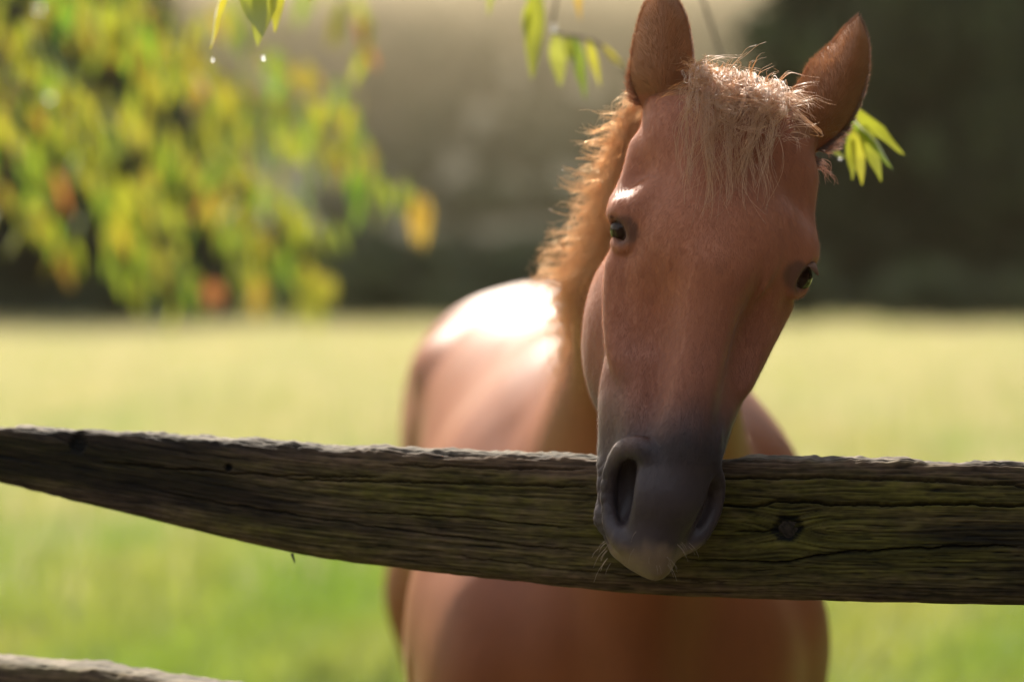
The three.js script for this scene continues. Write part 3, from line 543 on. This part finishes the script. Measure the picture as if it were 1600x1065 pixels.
const bodyGeo = geoFrom(net.pos, net.idx, { color: [coat, 3] });
{
  // fine skin relief: wrinkles at the mouth, veins and muscle under the coat
  const p = bodyGeo.attributes.position, n = bodyGeo.attributes.normal;
  for (let i = 0; i < p.count; i++) {
    const x = p.getX(i) + horse.position.x, y = p.getY(i), z = p.getZ(i) + horse.position.z;
    if (z < -3.3) { const q = 0.006 * fbm(x * 7, y * 5, z * 7, 2); p.setXYZ(i, p.getX(i) + n.getX(i) * q, y + n.getY(i) * q, p.getZ(i) + n.getZ(i) * q); continue; }
    const [px, py] = toPx(x, y, z);
    let h = 0.0007 * fbm(x * 55, y * 40, z * 55, 3) + 0.00022 * noise(x * 300, y * 120, z * 300);
    const mouth = smooth(690, 720, py) * (1 - smooth(835, 860, py)) * (1 - smooth(948, 968, px));
    h -= 0.0016 * mouth * Math.pow(1 - Math.abs(noise(x * 90 + 3, y * 70, z * 30)), 6);
    const muzzle = smooth(640, 720, py);
    h += muzzle * 0.0005 * fbm(x * 160, y * 160, z * 160, 3);
    const cheek = smooth(380, 430, py) * (1 - smooth(700, 740, py)) * (1 - smooth(985, 1060, px));
    h += cheek * 0.0018 * fbm(x * 45, y * 12, z * 45, 2);
    p.setXYZ(i, p.getX(i) + n.getX(i) * h, p.getY(i) + n.getY(i) * h, p.getZ(i) + n.getZ(i) * h);
  }
  bodyGeo.computeVertexNormals();
}
const M = {
  coat: mat({ vertexColors: true, roughness: 0.5, specularIntensity: 0.5, clearcoat: 0.08, clearcoatRoughness: 0.5, sheen: 0.15, sheenColor: rgb(1, 0.7, 0.45), sheenRoughness: 0.3 }),
  fur: mat({ color: rgb(1, 1, 1), roughness: 0.9, specularIntensity: 0.8, transmission: 0.5, side: THREE.DoubleSide }),
  mane: mat({ color: rgb(0.72, 0.46, 0.25), roughness: 0.5, transmission: 0.85, thickness: 0.001, ior: 1.3, specularIntensity: 1 }),
  poll: mat({ color: rgb(0.74, 0.47, 0.23), roughness: 0.92, specularIntensity: 1, transmission: 0.6, clearcoat: 1, clearcoatRoughness: 0.3, side: THREE.DoubleSide }),
  forelock: mat({ color: rgb(0.72, 0.45, 0.21), roughness: 0.92, specularIntensity: 1, transmission: 0.55, clearcoat: 1, clearcoatRoughness: 0.3, side: THREE.DoubleSide }),
  eye: mat({ color: rgb(0.022, 0.009, 0.005), roughness: 0.14, specularIntensity: 0.7, ior: 1.38 }),
  lash: mat({ color: rgb(0.30, 0.13, 0.05), roughness: 0.5, transmission: 0.4, side: THREE.DoubleSide }),
  fringe: mat({ color: rgb(0.42, 0.20, 0.08), roughness: 0.95, transmission: 0.85, side: THREE.DoubleSide }),
  whisker: mat({ color: rgb(0.35, 0.25, 0.18), roughness: 0.4, transmission: 0.3 }),
};
const body = part('body', bodyGeo, M.coat, horse);

// --- short coat: many single hairs lying in the growth direction, standing clear of the outline
{
  const R = rng(11), p = bodyGeo.attributes.position, n = bodyGeo.attributes.normal, id = bodyGeo.index, tris = id.count / 3, cum = new Float32Array(tris);
  const A = V(), Bv = V(), C = V(), N = V(), T = V(), U = V(); let sum = 0;
  for (let t = 0; t < tris; t++) {
    const a = id.getX(t * 3), b = id.getX(t * 3 + 1), c = id.getX(t * 3 + 2);
    A.fromBufferAttribute(p, a); Bv.fromBufferAttribute(p, b); C.fromBufferAttribute(p, c);
    const z = A.z + horse.position.z, y = A.y, area = Bv.clone().sub(A).cross(C.clone().sub(A)).length();
    sum += area * (y < 0.8 ? 0 : z > -3.3 ? 1 : 0); cum[t] = sum;
  }
  const COUNT = 380000, g = geoFrom([-0.5, 0, 0, 0.5, 0, 0, 0.32, 0.55, 0.10, -0.32, 0.55, 0.10, 0, 1, 0.26], [0, 1, 2, 0, 2, 3, 3, 2, 4]);
  const hair = new THREE.InstancedMesh(g, M.fur, COUNT), m = new THREE.Matrix4(), col = new THREE.Color();
  for (let i = 0; i < COUNT; i++) {
    const q = R() * sum; let lo = 0, hi = tris - 1; while (lo < hi) { const mid = (lo + hi) >> 1; if (cum[mid] < q) lo = mid + 1; else hi = mid; }
    const a = id.getX(lo * 3), b = id.getX(lo * 3 + 1), c = id.getX(lo * 3 + 2); let u = R(), v = R(); if (u + v > 1) { u = 1 - u; v = 1 - v; }
    A.fromBufferAttribute(p, a).multiplyScalar(1 - u - v).addScaledVector(Bv.fromBufferAttribute(p, b), u).addScaledVector(C.fromBufferAttribute(p, c), v);
    N.fromBufferAttribute(n, a); const z = A.z + horse.position.z, x = A.x + horse.position.x;
    const [px, py] = toPx(x, A.y, z), onEar = lo >= tris - 2 * 44 * 26 * 4, head = z > -3.3, muzzle = head ? smooth(690, 760, py) : 0;
    if (muzzle > 0.5 && R() < 0.65) { m.makeScale(0, 0, 0); m.setPosition(A); hair.setMatrixAt(i, m); hair.setColorAt(i, col.setRGB(0.05, 0.04, 0.04)); continue; }
    const len = (onEar ? 0.0045 + 0.004 * R() : head ? 0.0028 + 0.0034 * R() : 0.010 + 0.008 * R()) * (1 - 0.5 * muzzle) * (onEar && py > 100 ? 1.5 : 1);
    T.set(-0.12 + 0.25 * (R() - 0.5), onEar ? 1 : -1, head ? 0.1 : 0.25).addScaledVector(N, -T.dot(N)).normalize();
    T.addScaledVector(N, 0.22 + 0.3 * R() + (onEar ? 0.3 : 0)).normalize();
    U.crossVectors(T, N).normalize(); N.crossVectors(U, T).normalize();
    const w = head ? 0.00022 : 0.0008;
    m.makeBasis(U.multiplyScalar(w), T.multiplyScalar(len), N.multiplyScalar(len)); m.setPosition(A);
    hair.setMatrixAt(i, m);
    const k = 0.92 + 0.24 * R(); col.setRGB(coat[a * 3] * k * 1.15, coat[a * 3 + 1] * k * 1.2, coat[a * 3 + 2] * k * 1.2); hair.setColorAt(i, col);
  }
  hair.name = numbered('short_coat'); hair.userData.kind = 'stuff'; shadows(hair); horse.add(hair);
}

// --- long hair
const grad = (p) => { const e = 0.002, d = sdf(p); return V(sdf(V(p.x + e, p.y, p.z)) - d, sdf(V(p.x, p.y + e, p.z)) - d, sdf(V(p.x, p.y, p.z + e)) - d).normalize(); };
function pushOut(p, far) { for (let k = 0; k < 3; k++) { const d = sdf(p); if (d >= far) break; p.addScaledVector(grad(p), far - d); } return p; }
class Hair {
  constructor() { this.pos = []; this.idx = []; }
  strand(pts, r0, r1) {
    const base = this.pos.length / 3, n = pts.length, t = V(), u = V(), w = V();
    for (let i = 0; i < n; i++) {
      t.subVectors(pts[Math.min(i + 1, n - 1)], pts[Math.max(i - 1, 0)]).normalize();
      u.set(0.3, 0.2, 1).cross(t).normalize(); w.crossVectors(t, u);
      const r = lerp(r0, r1, i / (n - 1));
      for (let k = 0; k < 3; k++) { const a = k * 2.0944, c = Math.cos(a) * r, s = Math.sin(a) * r; this.pos.push(pts[i].x + u.x * c + w.x * s - horse.position.x, pts[i].y + u.y * c + w.y * s, pts[i].z + u.z * c + w.z * s - horse.position.z); }
      if (i) for (let k = 0; k < 3; k++) { const a = base + (i - 1) * 3 + k, b = base + (i - 1) * 3 + (k + 1) % 3; this.idx.push(a, b, b + 3, a, b + 3, a + 3); }
    }
  }
  mesh(name, m) { return part(name, geoFrom(this.pos, this.idx), m, horse); }
}
const jitter = (R, s) => V((R() - 0.5) * s, (R() - 0.5) * s, (R() - 0.5) * s);
function guide(ctrl, n, far, push = true) {
  const c = new THREE.CatmullRomCurve3(ctrl, false, 'centripetal'), out = [];
  for (let i = 0; i < n; i++) { const q = c.getPoint(i / (n - 1)); if (push && i) pushOut(q, far); out.push(q); }
  return out;
}
function clump(H, R, line, count, spread, r0, r1, wave) {
  const tip = jitter(R, spread * 2.4), ph = R() * 6, fq = 5 + R() * 7;
  for (let c = 0; c < count; c++) {
    const o = jitter(R, spread), o2 = jitter(R, spread * 2).add(tip), a = wave * (0.4 + R()), p2 = ph + R() * 1.2, cut = 0.75 + 0.25 * R();
    const m = Math.max(4, Math.round(line.length * cut));
    H.strand(line.slice(0, m).map((q, i) => { const t = i / (line.length - 1); return q.clone().addScaledVector(o, 1 - t).addScaledVector(o2, t).add(V(Math.sin(p2 + fq * t) * a * t, Math.cos(p2 * 1.7 + fq * t) * a * t * 0.4, Math.cos(p2 + fq * 0.8 * t) * a * t * 0.5)); }), r0 * (0.7 + 0.6 * R()), r1);
  }
}
{ // forelock
  const R = rng(5); let H = new Hair();
  const fall = (f, ex, ey, side, lift, far) => {
    const top = lerp(106, 142, f), bx = lerp(1086, 1238, f);
    return guide([hp(bx, top + 6 + 10 * R(), -70 - 60 * R()), hp(bx + side * 0.2, top + 4 - 20 * lift * lift, -30 + 30 * R()), hp(bx + side * 0.5, top + 14 - 14 * lift + 26 * R(), 30 + 36 * R()), hp(lerp(bx, ex, 0.45) + side, lerp(150, ey, 0.4), 76 + 26 * R()), hp(lerp(bx, ex, 0.8) + side * 0.5, lerp(150, ey, 0.75), 98), hp(ex, ey, 108)], 24, far);
  };
  for (const [f, ex, ey, n] of [[0.05, 1072, 330, 16], [0.14, 1066, 280, 10], [0.2, 1100, 368, 22], [0.3, 1112, 300, 12], [0.36, 1128, 345, 16], [0.45, 1098, 250, 12], [0.5, 1152, 240, 14], [0.58, 1160, 352, 20], [0.66, 1178, 322, 24], [0.72, 1150, 290, 16], [0.8, 1196, 250, 14], [0.88, 1176, 215, 14], [0.95, 1205, 300, 9], [0.1, 1088, 220, 14], [0.62, 1120, 220, 14], [0.4, 1140, 200, 14]])
    for (let k = 0; k < 3; k++) clump(H, R, fall(clamp(f + 0.1 * (R() - 0.5)), ex + 22 * (R() - 0.5), ey - 30 * R(), (R() - 0.5) * 46, R(), 0.002 + 0.008 * R()), Math.round(n * 0.6), 0.0032, 0.00034, 0.0001, 0.004 + 0.012 * R());
  for (let i = 0; i < 130; i++) clump(H, R, fall(R(), lerp(1064, 1215, R()), lerp(150, 365, R() ** 1.5), (R() - 0.5) * 110, R(), 0.002 + 0.014 * R() * R()), 1, 0.002, 0.00032, 0.0001, 0.006 + 0.016 * R() * R());
  const F = H; H = new Hair();
  for (let i = 0; i < 430; i++) {        // the short tangle on top of the poll
    const f = R(), root = hp(lerp(1080, 1236, f), lerp(104, 150, f) + 80 * R() * R(), -50 + 120 * R());
    pushOut(root, 0.0005);
    const n = grad(root), dir = V((R() - 0.5) * 1.5, -0.15 + (R() - 0.5) * 0.7, 0.5 * R()).addScaledVector(n, 0.35 + 0.5 * R() * R()).normalize(), L = 0.02 + 0.055 * R() * R();
    const bend = V((R() - 0.5) * 1.2, -0.9 * R(), 0.6 * R()).multiplyScalar(L * 0.6);
    clump(H, R, guide([root, root.clone().addScaledVector(dir, L * 0.5), root.clone().addScaledVector(dir, L * 0.85).add(bend)], 11, 0.0015), 3, 0.004, 0.0003, 0.0001, 0.005);
  }
  for (const [a, b, c, d] of [[[1092, 150, 20], [1130, 165, 60], [1180, 172, 70], [1236, 196, 60]], [[1098, 158, 40], [1130, 190, 80], [1170, 205, 90], [1200, 208, 90]], [[1236, 170, 20], [1200, 185, 80], [1180, 220, 100], [1150, 240, 106]], [[1230, 165, 10], [1262, 190, 30], [1284, 212, 30], [1240, 206, 50]], [[1190, 130, 0], [1212, 180, 70], [1196, 250, 100], [1188, 330, 108]]])
    clump(H, R, guide([hp(...a), hp(...b), hp(...c), hp(...d)], 18, 0.006), 6, 0.005, 0.0004, 0.00015, 0.006);
  H.mesh('poll_hair', M.poll); F.mesh('forelock', M.forelock);
}
{ // mane: rooted along the crest, falling to the horse's right
  const R = rng(8), H = new Hair(), ax = new THREE.CatmullRomCurve3([B(1075, 150, 3.15), B(1030, 260, 3.24), B(1000, 380, 3.38), B(985, 500, 3.6), B(985, 560, 3.9)]);
  for (let i = 0; i < 760; i++) {
    const t = 0.78 * Math.pow(R(), 1.15), root = ax.getPoint(t).add(jitter(R, 0.03)), L = (0.07 + 0.15 * R() * R()) * (t > 0.5 ? 0.7 : 1), out = 0.052 + 0.022 * t;
    const a = root.clone().add(V(-out * 0.7, 0.025 * R(), 0.01)), b = root.clone().add(V(-out * 1.1 - 0.006 * R(), -L * 0.45, 0.03 * R())), c = root.clone().add(V(-out * (1.1 + 0.2 * R()) - 0.014 * R() * R(), -L, 0.06 * (R() - 0.3)));
    clump(H, R, guide([root, a, b, c], 14, 0.002 + 0.008 * R()), 2 + Math.floor(5 * R()), 0.007, 0.00045, 0.00015, 0.008 + 0.03 * R() ** 2);
  }
  for (let i = 0; i < 190; i++) {        // loose hairs that stand off
    const t = 0.75 * R(), root = ax.getPoint(t).add(V(-0.055 - 0.02 * t, -0.04 * R(), 0)), L = 0.02 + 0.045 * R(), up = R() - 0.45;
    pushOut(root, 0.012);
    clump(H, R, guide([root, root.clone().add(V(-L * 0.6, L * 0.3 * up, 0)), root.clone().add(V(-L, L * up - 0.01, 0))], 10, 0, false), 3, 0.004, 0.0005, 0.00015, 0.008);
  }
  H.mesh('mane', M.mane);
}
{ // wisps behind the right-hand cheek and ear fringes
  const R = rng(21), H = new Hair();
  for (let i = 0; i < 22; i++) { const r = hp(1264 + 8 * R(), 240 + 22 * R(), -70), L = 0.012 + 0.02 * R(); clump(H, R, guide([r, r.clone().add(V(L * 0.6, -L * 0.3, 0)), r.clone().add(V(L, -L * (0.6 + 0.6 * R()), 0.004))], 8, 0, false), 2, 0.003, 0.00035, 0.0001, 0.004); }
  const rims = [[[[1006, 168], [992, 145], [985, 120], [987, 80], [998, 30], [1010, 0], [1028, -24]], -1], [[[1083, 118], [1083, 90], [1079, 56], [1071, 22], [1058, -2], [1036, -25]], 1], [[[1240, 146], [1251, 128], [1268, 97], [1300, 67], [1325, 38], [1339, 26]], -1], [[[1278, 238], [1300, 222], [1325, 198], [1346, 158], [1358, 110], [1357, 62], [1345, 28]], 1]];
  rims.forEach(([L, s], e) => {
    const c = new THREE.CatmullRomCurve3(L.map((q) => V(q[0], q[1], 0)));
    for (let i = 0; i < 800; i++) {
      const t = R() ** 1.1, q = c.getPoint(t), tg = c.getTangent(t), out = V(-tg.y, tg.x, 0).multiplyScalar(Math.sign(-tg.y * s) || 1), r = hp(q.x - out.x * 4, q.y - out.y * 4, lerp(-80, -63, t) + 6 * R());
      const l = (e === 0 || e === 3 ? lerp(0.014, 0.0052, smooth(0, 0.5, t)) : 0.0052) * (0.6 + 0.6 * R()), o = V(out.x, -out.y, 0), u = V(tg.x, -tg.y, 0);
      H.strand(guide([r, r.clone().addScaledVector(o, l * 0.6).addScaledVector(u, l * 0.5), r.clone().addScaledVector(o, l * (0.8 + 0.3 * R())).addScaledVector(u, l * (0.4 + 0.9 * R()))], 5, 0, false), 0.00028, 0.0001);
    }
  });
  H.mesh('ear_fringe', M.fringe);
}
{ // tail
  const R = rng(31), H = new Hair();
  for (let i = 0; i < 260; i++) { const r = G(0.075 + 0.05 * (R() - 0.5), 1.36 - 0.05 * R(), -5.47), e = V(r.x + 0.14 * (R() - 0.5), 0.55 + 0.25 * R(), -5.62 + 0.1 * (R() - 0.5)); H.strand(guide([r, V(r.x, r.y - 0.12, -5.58), V(lerp(r.x, e.x, 0.6), 1.0, -5.62), e], 10, 0, false), 0.002, 0.0006); }
  H.mesh('tail', M.mane);
}
{ // whiskers on the muzzle and chin
  const R = rng(41), H = new Hair();
  for (let i = 0; i < 30; i++) {
    const p = pushOut(hp(R() < 0.3 ? 935 + 20 * R() : 990 + 90 * R(), 835 + 45 * R(), 60), 0.0005), n = grad(p), L = 0.008 + 0.016 * R();
    H.strand(guide([p, p.clone().addScaledVector(n, L * 0.5).add(V(0, -L * 0.2, 0)), p.clone().addScaledVector(n, L * 0.8).add(V(0, -L * 0.6, 0))], 6, 0, false), 0.00022, 0.00008);
  }
  H.mesh('whiskers', M.whisker);
}
// --- eyes
for (const [c, r, look, lash] of [[[979, 358, -15], 26, [-0.75, 0.1, 0.66], [[960, 334, 4], [972, 330, 14], [984, 338, 22]]], [[1243, 431, -15], 27, [0.72, 0, 0.7], [[1268, 404, -4], [1264, 406, 8], [1252, 410, 18]]]]) {
  const o = hp(...c).sub(horse.position), g = new THREE.SphereGeometry(P(r), 40, 28);
  const e = part('eye', g.translate(o.x, o.y, o.z), M.eye, horse), H = new Hair(), R = rng(61), lc = new THREE.CatmullRomCurve3(lash.map((q) => hp(...q)));
  const s = Math.sign(look[0]);
  const tip = s > 0 ? hp(1279, 430, 16) : hp(952, 342, 12);
  for (let i = 0; i < 130; i++) { const p = lc.getPoint(R()), e = p.clone().lerp(tip, s > 0 ? 0.7 + 0.3 * R() : 0.5 + 0.4 * R()).add(jitter(R, 0.0022)), m = p.clone().lerp(e, 0.5).add(V(s * 0.0015, 0.0014, 0.002)); H.strand(guide([p, m, e], 6, 0, false), 0.0004, 0.00012); }
  const m = H.mesh('eyelashes', M.lash); e.add(m);
}
//@@HORSE_END
renderer.render(scene, camera);
